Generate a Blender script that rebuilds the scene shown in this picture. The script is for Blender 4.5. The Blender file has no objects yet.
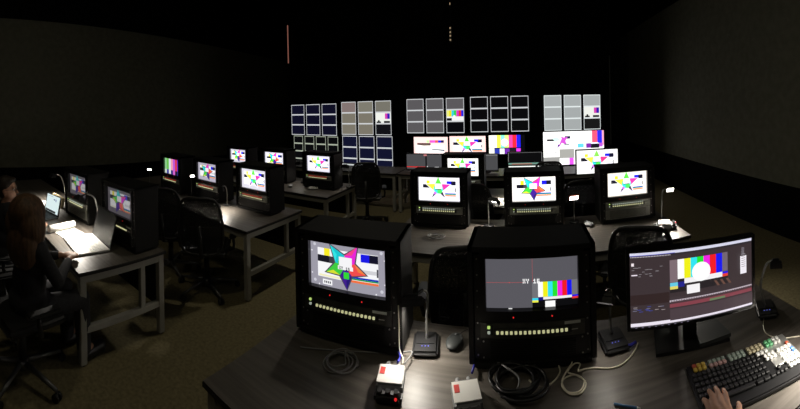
import bpy, bmesh, math, random
from mathutils import Vector, Matrix
random.seed(7)
R = math.radians
S = bpy.context.scene
COL = S.collection
# ------------------------------------------------------------------ camera (swept panorama, cylindrical), world, lights, exposure
FP, HOR, CAMZ, ROLL, YAW = 340.0, 109.0, 1.95, R(1.3), R(20)
cd = bpy.data.cameras.new('camera')
cam = bpy.data.objects.new('camera', cd); COL.objects.link(cam)
cd.type = 'PANO'
cd.panorama_type = 'CENTRAL_CYLINDRICAL'
cd.central_cylindrical_range_u_min = -400 / FP
cd.central_cylindrical_range_u_max = 400 / FP
cd.central_cylindrical_range_v_min = -(409 - HOR) / FP
cd.central_cylindrical_range_v_max = HOR / FP
cd.central_cylindrical_radius = 1.0
cd.clip_start = 0.02
cam.matrix_world = Matrix.Translation((0, 0, CAMZ)) @ Matrix.Rotation(YAW, 4, 'Z') @ Matrix.Rotation(ROLL, 4, 'Y') @ Matrix.Rotation(R(90), 4, 'X')
S.camera = cam
w = bpy.data.worlds.new('world'); S.world = w; w.use_nodes = True
w.node_tree.nodes['Background'].inputs[0].default_value = (0.01, 0.01, 0.01, 1)
w.node_tree.nodes['Background'].inputs[1].default_value = 0.2
S.view_settings.view_transform = 'Standard'; S.view_settings.look = 'None'
S.view_settings.gamma = 1; S.view_settings.use_curve_mapping = False
S.view_settings.exposure = 0.0

def area(name, loc, target, size, power, color=(1, 1, 1), spread=180):
    l = bpy.data.lights.new(name, 'AREA'); l.energy = power; l.color = color; l.shape = 'DISK'; l.size = size
    l.spread = R(spread)
    o = bpy.data.objects.new(name, l); COL.objects.link(o); o.location = loc
    o.rotation_euler = (Vector(target) - Vector(loc)).to_track_quat('-Z', 'Y').to_euler()
    return o
area('dimmed_house_light', (-2.0, -.2, 5.4), (-1.9, 2.2, 0), 0.3, 9, (1.0, .90, .66))
area('far_fill_light', (-1.9, 4.0, 5.4), (-1.8, 4.1, 0), 0.3, 12, (1.0, .92, .74), 110)  # unseen overhead fill, added to lift the floor farther back
area('right_fill_light', (1.6, -1.2, 4.9), (2.2, 4.5, 1.0), 0.4, 7, (1.0, .93, .78))  # unseen fill aimed at the right side of the room

def ray(x, y):
    t = (x - 400) / FP
    d = Vector((math.sin(t), math.cos(t), (HOR - y) / FP))
    return Matrix.Rotation(YAW, 3, 'Z') @ (Matrix.Rotation(ROLL, 3, 'Y') @ d)
def at(x, y, z):
    d = ray(x, y); k = (z - CAMZ) / d.z
    return Vector((d.x * k, d.y * k, z))

# ------------------------------------------------------------------ materials
def lin(c):
    return tuple(((v / 12.92) if v <= .04045 else ((v + .055) / 1.055) ** 2.4) for v in c)
def mat(name, color, rough=.6, metal=0.0, emit=None, strength=0, spec=.5, noise=None, bump=None):
    m = bpy.data.materials.new(name); m.use_nodes = True
    nt = m.node_tree; b = nt.nodes['Principled BSDF']
    b.inputs['Base Color'].default_value = (*color, 1); b.inputs['Roughness'].default_value = rough
    b.inputs['Metallic'].default_value = metal; b.inputs['Specular IOR Level'].default_value = spec
    if emit:
        b.inputs['Emission Color'].default_value = (*emit, 1); b.inputs['Emission Strength'].default_value = strength
    if noise or bump:
        tc = nt.nodes.new('ShaderNodeTexCoord')
        mp = nt.nodes.new('ShaderNodeMapping'); nt.links.new(tc.outputs['Object'], mp.inputs[0])
        nz = nt.nodes.new('ShaderNodeTexNoise'); nt.links.new(mp.outputs[0], nz.inputs[0])
        sc = (noise or bump)[0]; mp.inputs['Scale'].default_value = sc if isinstance(sc, tuple) else (sc,) * 3
        nz.inputs['Scale'].default_value = 1; nz.inputs['Detail'].default_value = 6
        if noise:
            cr = nt.nodes.new('ShaderNodeValToRGB'); nt.links.new(nz.outputs[0], cr.inputs[0])
            cr.color_ramp.elements[0].position = .35; cr.color_ramp.elements[1].position = .65
            cr.color_ramp.elements[0].color = (*color, 1); cr.color_ramp.elements[1].color = (*noise[1], 1)
            nt.links.new(cr.outputs[0], b.inputs['Base Color'])
        if bump:
            bp = nt.nodes.new('ShaderNodeBump'); bp.inputs['Strength'].default_value = bump[1]; bp.inputs['Distance'].default_value = .01
            nt.links.new(nz.outputs[0], bp.inputs['Height']); nt.links.new(bp.outputs[0], b.inputs['Normal'])
    return m
def screen_mat(name, strength):
    m = bpy.data.materials.new(name); m.use_nodes = True
    nt = m.node_tree; b = nt.nodes['Principled BSDF']
    a = nt.nodes.new('ShaderNodeVertexColor'); a.layer_name = 'picture'
    b.inputs['Base Color'].default_value = (.01, .01, .01, 1); b.inputs['Roughness'].default_value = .35; b.inputs['Specular IOR Level'].default_value = .25
    nt.links.new(a.outputs[0], b.inputs['Emission Color']); b.inputs['Emission Strength'].default_value = strength
    return m
SCR = {k: screen_mat('display_picture_%d' % i, k) for i, k in enumerate((.5, 1.0, 1.6, 2.4))}
M = dict(
    carpet=mat('beige_carpet', (.15, .125, .062), .95, noise=(38, (.23, .195, .10)), bump=(120, .5)),
    drape=mat('black_drape', (.004, .004, .004), .95, spec=.1, noise=((6, 6, .3), (.006, .006, .006))),
    panel=mat('grey_green_wall_fabric', (.20, .20, .145), .95, spec=.1, noise=(9, (.24, .24, .18)), bump=(60, .3)),
    desk=mat('dark_grey_wood_laminate', (.080, .070, .059), .46, noise=((1.6, 38, 10), (.135, .120, .104)), bump=((3, 90, 20), .12)),
    edge=mat('black_desk_edge', (.012, .011, .011), .5),
    frame=mat('pale_grey_powder_coated_steel', (.33, .32, .28), .5, noise=(5, (.38, .37, .33))),
    modesty=mat('black_modesty_panel', (.008, .008, .008), .8),
    case=mat('black_cabinet_laminate', (.008, .0078, .0074), .55, spec=.25, noise=(14, (.011, .0105, .010))),
    bezel=mat('black_gloss_bezel', (.006, .006, .0065), .3),
    plate=mat('anodised_rack_plate', (.07, .072, .066), .35, .6, noise=(20, (.10, .10, .092))),
    plate_lit=mat('painted_lit_rack_plate', (.30, .31, .28), .4, .3, noise=(20, (.36, .37, .34))), redkey=mat('red_button', (.5, .05, .04), .5, emit=(1, .08, .05), strength=.25),  # paler rack plate: lamplight put into the plate colour
    rail=mat('rack_rail_steel', (.04, .04, .04), .4, .7),
    screw=mat('zinc_screw', (.5, .5, .5), .3, .9),
    button=mat('lit_pale_button', (.6, .6, .5), .5, emit=lin((.88, .88, .66)), strength=.55),
    buttong=mat('lit_green_button', (.5, .7, .3), .5, emit=lin((.8, .95, .5)), strength=.7),
    buttonw=mat('pale_button', (.6, .62, .55), .5, emit=(.8, .9, .8), strength=.3),
    red=mat('red_tally_lamp', (.5, .02, .02), .4, emit=(1, .03, .03), strength=.7),
    tag=mat('pale_engraved_label', (.7, .72, .7), .5),
    blackp=mat('black_plastic', (.012, .012, .013), .45),
    chair=mat('black_chair_plastic', (.016, .016, .016), .45),
    chairm=mat('black_chair_mesh', (.005, .005, .005), .85, noise=(200, (.012, .012, .012))),
    chrome=mat('dull_chair_metal', (.17, .17, .17), .35, .7),
    steel=mat('lamp_stem_steel', (.32, .32, .30), .35, .8),
    led=mat('lamp_led', (1, 1, 1), .5, emit=(1, .95, .85), strength=9),
    blue=mat('blue_indicator_led', (.1, .1, .8), .5, emit=(.25, .3, 1), strength=.5),
    bluep=mat('blue_connector', (.05, .05, .5), .4),
    greyp=mat('grey_plastic', (.20, .21, .22), .5, noise=(30, (.26, .27, .28))),
    dgrey=mat('dark_grey_plastic', (.05, .055, .055), .45),
    white=mat('white_plastic', (.8, .8, .78), .45),
    paper=mat('white_paper', (.85, .84, .80), .8),
    redp=mat('red_print', (.7, .06, .05), .6),
    cable=mat('black_cable', (.012, .012, .013), .4),
    gcable=mat('grey_cable', (.22, .22, .22), .35),
    wcable=mat('cream_cable', (.75, .70, .56), .45),
    alu=mat('brushed_aluminium', (.62, .62, .60), .35, .7),
    lapt=mat('silver_laptop_deck', (.75, .74, .70), .45),
    keyb=mat('black_key', (.015, .015, .016), .4), keyh=mat('white_key', (.75, .75, .72), .45),
    keyy=mat('yellow_key', (.85, .60, .10), .45), keyr=mat('red_key', (.65, .12, .06), .45),
    keyg=mat('green_key', (.15, .55, .25), .45), keyc=mat('cream_key', (.62, .55, .36), .45),
    keyp=mat('pink_key', (.62, .38, .36), .45), keyl=mat('grey_green_key', (.36, .44, .38), .45), keyblue=mat('blue_key', (.12, .28, .75), .45),
    skin=mat('skin', (.50, .27, .18), .55, noise=(18, (.56, .31, .21)), bump=(120, .08)),
    nail=mat('finger_nail', (.62, .38, .30), .35),
    shirt=mat('dark_shirt', (.02, .02, .023), .9, noise=(40, (.03, .03, .034))),
    brown_hair=mat('brown_hair', (.07, .036, .016), .6, noise=((40, 40, 5), (.16, .085, .04)), bump=((90, 90, 6), .6)),
    dark_hair=mat('dark_hair', (.02, .013, .008), .6, noise=((60, 60, 10), (.04, .025, .015))),
    card=mat('tan_card', (.45, .36, .20), .8),
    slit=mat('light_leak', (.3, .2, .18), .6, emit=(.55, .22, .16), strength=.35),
    slitg=mat('grey_edge_strip', (.16, .17, .17), .6),
    spark=mat('amber_indicator', (.4, .3, .2), .5, emit=(1, .75, .45), strength=.3),
    pen=mat('blue_pen', (.10, .25, .5), .35), orange=mat('orange_red_lamp_head', (.55, .10, .04), .5),
)

nt = M['chairm'].node_tree       # open weave: a fine lattice of holes
wv = nt.nodes.new('ShaderNodeTexNoise'); wv.inputs['Scale'].default_value = 260; tcw = nt.nodes.new('ShaderNodeTexCoord'); nt.links.new(tcw.outputs['Object'], wv.inputs[0])
gt = nt.nodes.new('ShaderNodeMath'); gt.operation = 'GREATER_THAN'; gt.inputs[1].default_value = .425
nt.links.new(wv.outputs[0], gt.inputs[0]); nt.links.new(gt.outputs[0], nt.nodes['Principled BSDF'].inputs['Alpha'])
# ------------------------------------------------------------------ mesh helpers
class MB:
    def __init__(s): s.bm = bmesh.new(); s.mi = 0; s.mats = []
    def m(s, name):
        mm = M[name] if isinstance(name, str) else name
        if mm not in s.mats: s.mats.append(mm)
        s.mi = s.mats.index(mm); return s
    def _f(s, vs):
        f = s.bm.faces.new(vs); f.material_index = s.mi; return f
    def box(s, c, d, rot=None, bev=0, seg=2):
        b = bmesh.new(); bmesh.ops.create_cube(b, size=1)
        bmesh.ops.scale(b, vec=d, verts=b.verts)
        if bev: bmesh.ops.bevel(b, geom=b.edges[:], offset=bev, segments=seg, affect='EDGES', clamp_overlap=True)
        return s._merge(b, c, rot)
    def _merge(s, b, c, rot=None):
        mx = Matrix.Translation(c)
        if rot is not None: mx = mx @ (rot if isinstance(rot, Matrix) else (Matrix.Rotation(rot[2], 4, 'Z') @ Matrix.Rotation(rot[1], 4, 'Y') @ Matrix.Rotation(rot[0], 4, 'X')))
        mp = {}
        for v in b.verts: mp[v] = s.bm.verts.new(mx @ v.co)
        for f in b.faces:
            try: s._f([mp[v] for v in f.verts]).smooth = f.smooth
            except ValueError: pass
        b.free(); return s
    def cyl(s, p0, p1, r0, r1=None, n=16, smooth=True):
        r1 = r0 if r1 is None else r1
        p0, p1 = Vector(p0), Vector(p1); d = p1 - p0; L = d.length
        b = bmesh.new(); bmesh.ops.create_cone(b, cap_ends=True, segments=n, radius1=r0, radius2=max(r1, 1e-4), depth=L)
        for f in b.faces: f.smooth = smooth and len(f.verts) == 4
        return s._merge(b, (p0 + p1) / 2, d.to_track_quat('Z', 'Y').to_matrix().to_4x4())
    def ball(s, c, r, sc=(1, 1, 1), n=16):
        b = bmesh.new(); bmesh.ops.create_uvsphere(b, u_segments=n, v_segments=n // 2 + 2, radius=r)
        bmesh.ops.scale(b, vec=sc, verts=b.verts)
        for f in b.faces: f.smooth = True
        return s._merge(b, c)
    def tube(s, pts, r, n=8, closed=False):
        pts = [Vector(p) for p in pts]; rings = []; N = len(pts); up = None
        rr = r if callable(r) else (lambda t: r)
        for i, p in enumerate(pts):
            a = pts[(i - 1) % N] if (closed or i > 0) else p; c = pts[(i + 1) % N] if (closed or i < N - 1) else p
            t = (c - a).normalized()
            if up is None: up = t.orthogonal().normalized()
            up = (up - t * up.dot(t)).normalized(); sd = t.cross(up); q = rr(i / max(N - 1, 1))
            rings.append([s.bm.verts.new(p + (up * math.cos(2 * math.pi * k / n) + sd * math.sin(2 * math.pi * k / n)) * q) for k in range(n)])
        for i in range(N if closed else N - 1):
            A, B = rings[i], rings[(i + 1) % N]
            for k in range(n): s._f((A[k], A[(k + 1) % n], B[(k + 1) % n], B[k])).smooth = True
        if not closed: s._f(rings[0][::-1]); s._f(rings[-1])
        return s
    def prism(s, poly, z0, z1):
        a = [s.bm.verts.new((x, y, z0)) for x, y in poly]; b = [s.bm.verts.new((x, y, z1)) for x, y in poly]
        n = len(poly); s._f(a[::-1]); s._f(b)
        for i in range(n): s._f((a[i], a[(i + 1) % n], b[(i + 1) % n], b[i]))
        return s
    def quad(s, *p): s._f([s.bm.verts.new(q) for q in p]); return s
    def build(s, name, parent=None, loc=None, rz=None):
        me = bpy.data.meshes.new(name)
        bmesh.ops.recalc_face_normals(s.bm, faces=s.bm.faces[:])
        s.bm.to_mesh(me); s.bm.free()
        for mm in s.mats: me.materials.append(mm)
        o = bpy.data.objects.new(name, me); COL.objects.link(o)
        if parent: o.parent = parent
        if loc is not None: o.location = loc
        if rz is not None: o.rotation_euler.z = rz
        return o
def B(m): return MB().m(m)
def tag(o, label, cat, group=None, kind=None):
    o['label'] = label; o['category'] = cat
    if group: o['group'] = group
    if kind: o['kind'] = kind
    return o
def thing(name, label, cat, loc=(0, 0, 0), rz=0, group=None):
    o = bpy.data.objects.new(name, None); COL.objects.link(o); o.location = loc; o.rotation_euler.z = rz; o.empty_display_size = .1
    return tag(o, label, cat, group)
def struct(mb, name, parent=None):
    o = mb.build(name, parent)
    if not parent: o['kind'] = 'structure'
    return o
def copy_tree(o, parent=None):
    c = o.copy(); COL.objects.link(c)
    if parent: c.parent = parent
    for ch in list(o.children): copy_tree(ch, c)
    return c
def spline(pts, n=10, closed=False):
    P = [Vector(p) for p in pts]; out = []; N = len(P)
    for i in range(N if closed else N - 1):
        g = (lambda k: P[k % N]) if closed else (lambda k: P[max(0, min(N - 1, k))])
        a, b, c, d = g(i - 1), g(i), g(i + 1), g(i + 2)
        for k in range(n):
            t = k / n; out.append(.5 * ((2 * b) + (c - a) * t + (2 * a - 5 * b + 4 * c - d) * t * t + (3 * b - a - 3 * c + d) * t ** 3))
    if not closed: out.append(P[-1])
    return out

# ------------------------------------------------------------------ display pictures
FONT = {'X': '101101010101101', 'Y': '101101010010010', '1': '010110010010111', '6': '111100111101111', 'M': '101111111101101', 'S': '111100111001111', '5': '111100111001111', ' ': '0' * 15}
class Pic:
    """Flat picture on a display: coloured polygons in 0..1 coordinates, one over the other."""
    def __init__(s, w, h, depth=.0004): s.w, s.h, s.dp, s.p, s.k = w, h, min(depth, .0003) * .5, [], 0
    def poly(s, pts, c): s.k += 1; s.p.append(([(max(0, min(1, x)), max(0, min(1, y))) for x, y in pts], c, s.k)); return s
    def rect(s, x0, y0, x1, y1, c): return s.poly([(x0, y0), (x1, y0), (x1, y1), (x0, y1)], c)
    def disc(s, x, y, r, c, n=24):
        a = s.w / s.h; return s.poly([(x + r * math.cos(6.2832 * i / n) / a, y + r * math.sin(6.2832 * i / n)) for i in range(n)], c)
    def text(s, t, x, y, px, c):
        a = s.w / s.h
        for ch in t:
            for i, b in enumerate(FONT.get(ch, FONT[' '])):
                if b == '1': s.rect(x + (i % 3) * px / a, y - (i // 3 + 1) * px, x + (i % 3 + 1) * px / a, y - (i // 3) * px, c)
            x += 4 * px / a
        return s
    def build(s, name, parent, strength, loc=(0, 0, 0), layer=None):
        bm = bmesh.new(); cl = bm.loops.layers.float_color.new('picture')
        last = 0; lay = []                    # overlap-free order: every polygon a hair in front of the one before
        for pts, c, k in s.p:
            y = -s.dp * k
            f = bm.faces.new([bm.verts.new(((x - .5) * s.w, y, q * s.h)) for x, q in pts])
            f.normal_update()
            if f.normal.y > 0: f.normal_flip()
            for l in f.loops: l[cl] = (*lin(c), 1)
        me = bpy.data.meshes.new(name); bm.to_mesh(me); bm.free(); me.materials.append(SCR[strength])
        o = bpy.data.objects.new(name, me); COL.objects.link(o); o.parent = parent; o.location = loc
        return o
BARS = [(1, 1, 1), (.95, .95, .1), (.2, .9, .95), (.15, .9, .2), (.95, .15, .9), (.95, .12, .15), (.1, .1, .95)]
def bars(p, x0, y0, x1, y1):
    """Colour bars with grey shoulders, a white ramp and a black foot."""
    W, H = x1 - x0, y1 - y0
    p.rect(x0, y0, x1, y1, (.05, .05, .06))
    p.rect(x0, y0 + .35 * H, x0 + .13 * W, y1, (.45, .45, .47)).rect(x1 - .13 * W, y0 + .35 * H, x1, y1, (.45, .45, .47))
    for i, c in enumerate(BARS):
        a = x0 + W * (.13 + .74 * i / 7); p.rect(a, y0 + .4 * H, a + W * .74 / 7, y1, c)
    p.rect(x0, y0 + .25 * H, x0 + .13 * W, y0 + .37 * H, (.2, .85, .95)).rect(x0, y0 + .2 * H, x0 + .13 * W, y0 + .28 * H, (.95, .95, .3))
    p.rect(x0 + .13 * W, y0 + .28 * H, x0 + .24 * W, y0 + .4 * H, (.1, .1, .5)).rect(x0 + .24 * W, y0 + .3 * H, x1 - .13 * W, y0 + .4 * H, (.95, .95, .95))
    p.rect(x1 - .13 * W, y0 + .33 * H, x1, y0 + .4 * H, (.1, .1, .9)).rect(x1 - .13 * W, y0 + .25 * H, x1, y0 + .33 * H, (.9, .2, .2))
    p.rect(x0 + .28 * W, y0 + .0 * H, x0 + .50 * W, y0 + .24 * H, (1, 1, 1))
def star(p, tilt=0, bg=(.62, .61, .66), x0=0, y0=0, x1=1, y1=1, fine=True, mute=0, arms=None):
    """Test card: grey border, patches at both sides and a five-armed colour star over the middle."""
    W, H = x1 - x0, y1 - y0; ar = p.w * W / (p.h * H)
    def q(c): return tuple(v * (1 - mute) + .5 * mute for v in c)
    def X(u): return x0 + u * W
    def Y(v): return y0 + v * H
    def rc(a, b, c, d, k): p.rect(X(a), Y(b), X(c), Y(d), q(k))
    p.rect(x0, y0, x1, y1, bg)
    rc(.10, .20, .90, .84, (.97, .97, .98)); rc(.19, .68, .27, .84, (.98, .93, .15))
    rc(.10, .53, .34, .68, (.10, .10, .14)); rc(.26, .53, .34, .68, (.25, .25, .28))
    rc(.68, .66, .79, .83, (.10, .10, .9)); rc(.79, .66, .90, .83, (.08, .08, .16))
    rc(.70, .42, .90, .50, (.82, .82, .84)); rc(.88, .38, .90, .55, (.3, .3, .33))
    rc(.55, .29, .90, .33, (.1, .2, .75)); rc(.55, .26, .90, .29, (.15, .6, .25)); rc(.50, .20, .90, .25, (.95, .45, .25))
    rc(.12, .22, .45, .26, (.95, .93, .75))
    if fine:
        for u, v in ((.06, .9), (.94, .9), (.06, .1), (.94, .1)): p.disc(X(u), Y(v), .035 * H, q((.8, .8, .84)))
        for u, v in ((.02, .75), (.02, .25), (.98, .75), (.98, .25), (.12, .97), (.87, .97), (.12, .03), (.87, .03)):
            rc(u - .008, v - .014, u + .008, v + .014, (.95, .95, .97))
        rc(.17, .05, .30, .16, (.97, .97, .98))
        for i in range(4): rc(.19 + i * .025, .08, .205 + i * .025, .13, (.15, .15, .2))
    C = (.48, .52); ro, ri = .52, .235
    def pt(a, r): return (X(C[0] + r * math.cos(a) / ar), Y(C[1] + r * math.sin(a)))
    cols = arms or [(.1, .78, .82), (.25, .8, .25), (.25, .12, .55), (.95, .3, .3), (.92, .15, .85)]
    angs = [R(130 + 72 * i + tilt) for i in range(5)]
    def outer(a, k=1.0): return ro * k * (1.05 if math.sin(a) > .2 else .95)
    o = []
    low = [arms is not None and math.sin(a) < -.35 for a in angs]
    for i, a in enumerate(angs): o += [pt(a, outer(a) + .05), pt(a + R(36), ri + .035)]
    p.poly(o, q((.30, .28, .34) if arms is None else (.90, .88, .93)))
    for i, a in enumerate(angs):
        s_, t_ = a - R(36), a + R(36)
        if low[i]:
            p.poly([pt(a, outer(a)), pt(a + R(14), ri), (X(C[0]), Y(C[1])), pt(a - R(14), ri)], q((.16, .12, .20))); continue
        p.poly([pt(a, outer(a)), pt(t_, ri), (X(C[0]), Y(C[1])), pt(s_, ri)], q(cols[i]))
        k2 = {0: (.2, .9, .9), 1: (.85, .88, .2), 2: (.15, .1, .45), 3: (.95, .5, .25), 4: (.95, .25, .55)}[i]
        p.poly([pt(a, outer(a)), pt(t_, ri), pt(a, ri * 1.3)], q(k2 if not arms else cols[i]))
    if arms:
        p.disc(X(C[0]), Y(C[1] - .02), .20 * H, q((.2, .82, .80))); p.disc(X(C[0] + .03), Y(C[1] - .12), .10 * H, q((.3, .85, .35))); p.disc(X(C[0] - .08), Y(C[1] - .2), .06 * H, q((.75, .4, .85)))
    p.poly([pt(R(90), .22), pt(R(150), .20), pt(R(200), .15), pt(R(90), .03)], q((.2, .8, .35)))
    rc(.46, .26, .53, .40, (.2, .85, .2)) if fine else None
    rc(.40, .50, .57, .72, (.96, .96, .97))
    if fine: rc(.385, .445, .585, .53, (.96, .96, .97)); p.text('XY 15', X(.40), Y(.52), .0135 * H, q((.03, .03, .05)))
    else: rc(.41, .47, .55, .50, (.1, .1, .12))

# ------------------------------------------------------------------ setting
def setting():
    struct(B('carpet').box((-3, 4.2, -.05), (14.6, 17.6, .1)), 'floor')
    struct(B('drape').box((-3, 4.2, 6.05), (14.6, 17.6, .1)), 'ceiling')
    b = B('drape')
    N = 120; x0, x1 = -6.12, 2.17      # pleated black drape that carries the monitor wall
    for i in range(N):
        a = x0 + (x1 - x0) * i / N; c = x0 + (x1 - x0) * (i + 1) / N
        y = lambda k: 7.78 + .015 * math.sin(k * 1.3)
        b.quad((a, y(i), 0), (c, y(i + 1), 0), (c, y(i + 1), 6), (a, y(i), 6))
        b.quad((a, y(i) + .1, 0), (c, y(i + 1) + .1, 0), (c, y(i + 1) + .1, 6), (a, y(i) + .1, 6))
    b.quad((x0, 7.78, 0), (x0, 7.88, 0), (x0, 7.88, 6), (x0, 7.78, 6)); b.quad((x1, 7.78, 0), (x1, 7.88, 0), (x1, 7.88, 6), (x1, 7.78, 6))
    struct(b, 'wall_front')
    # side walls: fabric panels, with plain black bands below and above
    def wall(name, a, c, zs, za, th=.12):
        a, c = Vector(a), Vector(c); d = (c - a).normalized(); n = Vector((-d.y, d.x)) * th
        b = MB()
        for (z0, z1, mm) in ((0, zs[0], 'drape'), (zs[0], zs[1], 'panel'), (zs[1], 6, 'drape')):
            b.m(mm)
            e0 = za[0] if z0 == zs[0] else (0 if z0 == 0 else za[1]); 
            lo = (0, 0) if z0 == 0 else ((zs[0], za[0]) if z0 == zs[0] else (zs[1], za[1]))
            hi = (zs[0], za[0]) if z0 == 0 else ((zs[1], za[1]) if z0 == zs[0] else (6, 6))
            for o in (Vector((0, 0)), n):
                b.quad((a.x + o.x, a.y + o.y, lo[0]), (c.x + o.x, c.y + o.y, lo[1]), (c.x + o.x, c.y + o.y, hi[1]), (a.x + o.x, a.y + o.y, hi[0]))
        for e in (a, c): b.quad((e.x, e.y, 0), (e.x + n.x, e.y + n.y, 0), (e.x + n.x, e.y + n.y, 6), (e.x, e.y, 6))
        return struct(b, name)
    wall('wall_left', (-7.0, -4), (-9.85, 12.6), (.95, 4.2), (.3, 4.2))
    wall('wall_right', (3.42, 12.6), (3.42, -4), (.76, 4.2), (.76, 4.2))
    struct(B('drape').box((-3.1, 12.7, 3), (13.6, .1, 6)), 'wall_rear')
    struct(B('drape').box((-1.8, -4.1, 3), (10.6, .1, 6)), 'wall_back')
    p = at(288, 63, 4.15)
    struct(B('slit').box((-6.155, 7.70, 3.9), (.022, .022, 1.1)), 'light_leak_strip')  # glowing strip built in place of light leaking through a gap
    struct(B('slitg').box((2.13, 7.72, 2.05), (.018, .02, 2.1)), 'trim_2')
setting()

# ------------------------------------------------------------------ desks
def desk(x0, x1, y0, y1, label, rz=0):
    t = thing('desk', label, 'desk', ((x0 + x1) / 2, (y0 + y1) / 2, 0), rz, 'long wood-topped control desks')
    W, D = x1 - x0, y1 - y0; hx, hy = W / 2, D / 2; Z = .73
    b = B('desk').box((0, 0, Z - .012), (W, D, .024)); b.m('edge').box((0, 0, Z - .0165), (W + .008, D + .008, .025), bev=.004)
    b.build('tabletop', t)
    L = .055
    for sx in (-1, 1):
        for sy in (-1, 1):
            q = B('frame').box((sx * (hx - .04), sy * (hy - .04), (Z - .03) / 2 + .005), (L, L, Z - .04), bev=.004)
            q.m('blackp').cyl((sx * (hx - .04), sy * (hy - .04), 0), (sx * (hx - .04), sy * (hy - .04), .012), .02); q.build('leg', t)
        e = B('frame').box((sx * (hx - .04), 0, Z - .06), (L - .005, D - .135, .06), bev=.003)
        e.box((sx * (hx - .04), 0, .27), (L - .01, D - .135, .05), bev=.003)
        e.box((sx * (hx - .04), D * .22, .475), (L - .01, .045, .36), bev=.003)
        e.build('side_rail', t)
    q = B('frame').box((0, -hy + .04, Z - .06), (W - .14, L - .01, .06), bev=.003); q.build('front_rail', t)
    q = B('modesty').box((0, hy - .05, .45), (W - .14, .02, .42)); q.build('modesty_panel', t)
    return t
desk(-6.45, -2.58, .47, 1.30, 'long wood-topped desk at the left, with two laptops and lit papers on it', R(7))
desk(-5.9, -2.52, 2.41, 3.36, 'long wood-topped desk with two empty chairs behind the laptop desk')
desk(-5.9, -2.58, 4.02, 4.95, 'wood-topped desk of the left block nearest the video wall, chair beside its end')
desk(-1.27, 1.44, .92, 1.86, 'nearest dark wood-grain desk with two cabinets, wide monitor and coloured keyboard')
desk(-1.22, 1.50, 2.74, 3.66, 'wood-topped desk holding three lit console cabinets side by side')
desk(-1.22, 1.62, 4.12, 5.06, 'wood-topped desk holding one cabinet and a white star-card monitor')
desk(-5.6, -2.30, 5.98, 6.72, 'narrow desk below the dark blue left video-wall screens')
desk(-2.26, 1.9, 5.98, 6.72, 'narrow desk below the middle and right video-wall screens')

# ------------------------------------------------------------------ rack console cabinets
ZD = .73
def cabinet(x, y, pic, label, strength=1.0, dim=False, z=ZD, rz=0, fine=False, keys='single'):
    t = thing('console_cabinet', label, 'monitor', (x, y, z), rz, 'black console cabinets with built-in monitors')
    W, D, H = .60, .26, .57
    b = B('case')           # shell: open at the front
    b.box((-W / 2 + .0125, D / 2, H / 2 + .01), (.025, D, H - .02), bev=.003); b.box((W / 2 - .0125, D / 2, H / 2 + .01), (.025, D, H - .02), bev=.003)
    b.box((0, D / 2 + .01, H - .0125), (W, D + .02, .025), bev=.003); b.box((0, D / 2, .0225), (W - .05, D, .025)); b.box((0, D - .008, H / 2), (W - .05, .012, H - .04))
    b.m('blackp')
    for sx in (-1, 1):
        for yy in (.04, D - .04): b.cyl((sx * .25, yy, 0), (sx * .25, yy, .013), .018)
    b.build('housing', t)
    for sx in (-1, 1):
        r = B('rail').box((sx * .258, .018, .285), (.028, .006, .49))
        r.m('screw')
        for i in range(7): r.cyl((sx * .258, .016, .06 + i * .075), (sx * .258, .012, .06 + i * .075), .0038, n=8)
        r.build('rack_rail', t)
    z0, z1, w2 = .27, .514, .2165
    f = B('bezel')
    f.box((0, .022, (z1 + .544) / 2), (.488, .03, .544 - z1)); f.box((0, .022, (z0 + .222) / 2), (.488, .03, z0 - .222))
    f.box((-(w2 + .244) / 2, .022, (z0 + z1) / 2), (.244 - w2, .03, z1 - z0)); f.box(((w2 + .244) / 2, .022, (z0 + z1) / 2), (.244 - w2, .03, z1 - z0))
    f.box((0, .10, .38), (.47, .12, .28)); f.build('monitor_bezel', t)
    pic.build('screen', t, strength, (0, .036, z0))
    for sx in (-.09, .09):
        B('red').cyl((sx, .004, .243), (sx, .009, .243), .0032, n=10).build('tally_lamp', t)
    c = B('plate' if keys == 'single' else 'plate_lit').box((0, .02, .181), (.488, .03, .076), bev=.002)
    c.m('blackp').box((.0, .004, .176), (.36, .004, .030))
    c.m('tag').box((.185, .004, .206), (.075, .002, .013)).box((.19, .0045, .172), (.04, .002, .003))
    c.m('rail').box((-.20, .003, .19), (.03, .004, .05))
    cp = c.build('control_panel', t)
    k = B('button')
    for i in range(16): k.box((-.165 + i * .0213, -.001, .176), (.0125, .01, .013), bev=.002, seg=1)
    k.build('button_row', cp)
    if keys != 'single':
        k = B('buttonw' if keys == 'double' else 'redkey')
        for i in range(16):
            k.box((-.165 + i * .0213, -.001, .196), (.0125, .01, .011), bev=.002, seg=1)
        k.build('upper_button_row', cp)
    B('buttong').box((-.205, -.001, .200), (.013, .01, .012), bev=.002, seg=1).build('green_button', cp)
    B('buttonw').box((-.205, -.001, .176), (.013, .01, .012), bev=.002, seg=1).build('white_button', cp)
    q = B('plate_lit' if fine else 'blackp').box((0, .024, .087), (.488, .02, .103), bev=.002)  # lower panel brightened by colour in the same way
    q.m('screw')
    for sx in (-1, 1):
        for zz in (.05, .125): q.cyl((sx * .232, .014, zz), (sx * .232, .011, zz), .004, n=8)
    q.m('case')
    for i in range(8): q.box((0, .0135, .05 + i * .0105), (.40, .003, .003))
    q.build('blank_panel', t)
    return t
SW, SH = .433, .244
def P(): return Pic(SW, SH, .00035)
def starpic(tilt=0, bg=(.62, .61, .66), fine=False, mute=0, arms=None):
    p = P(); star(p, tilt, bg, fine=fine, mute=mute, arms=arms); return p
p = P()
p.rect(0, 0, 1, 1, (.35, .345, .37))
bars(p, .5, 0, 1, .49)
p.rect(.505, .5, .507, 1, (.85, .3, .3)).rect(0, .497, .42, .501, (.85, .3, .3))
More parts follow.
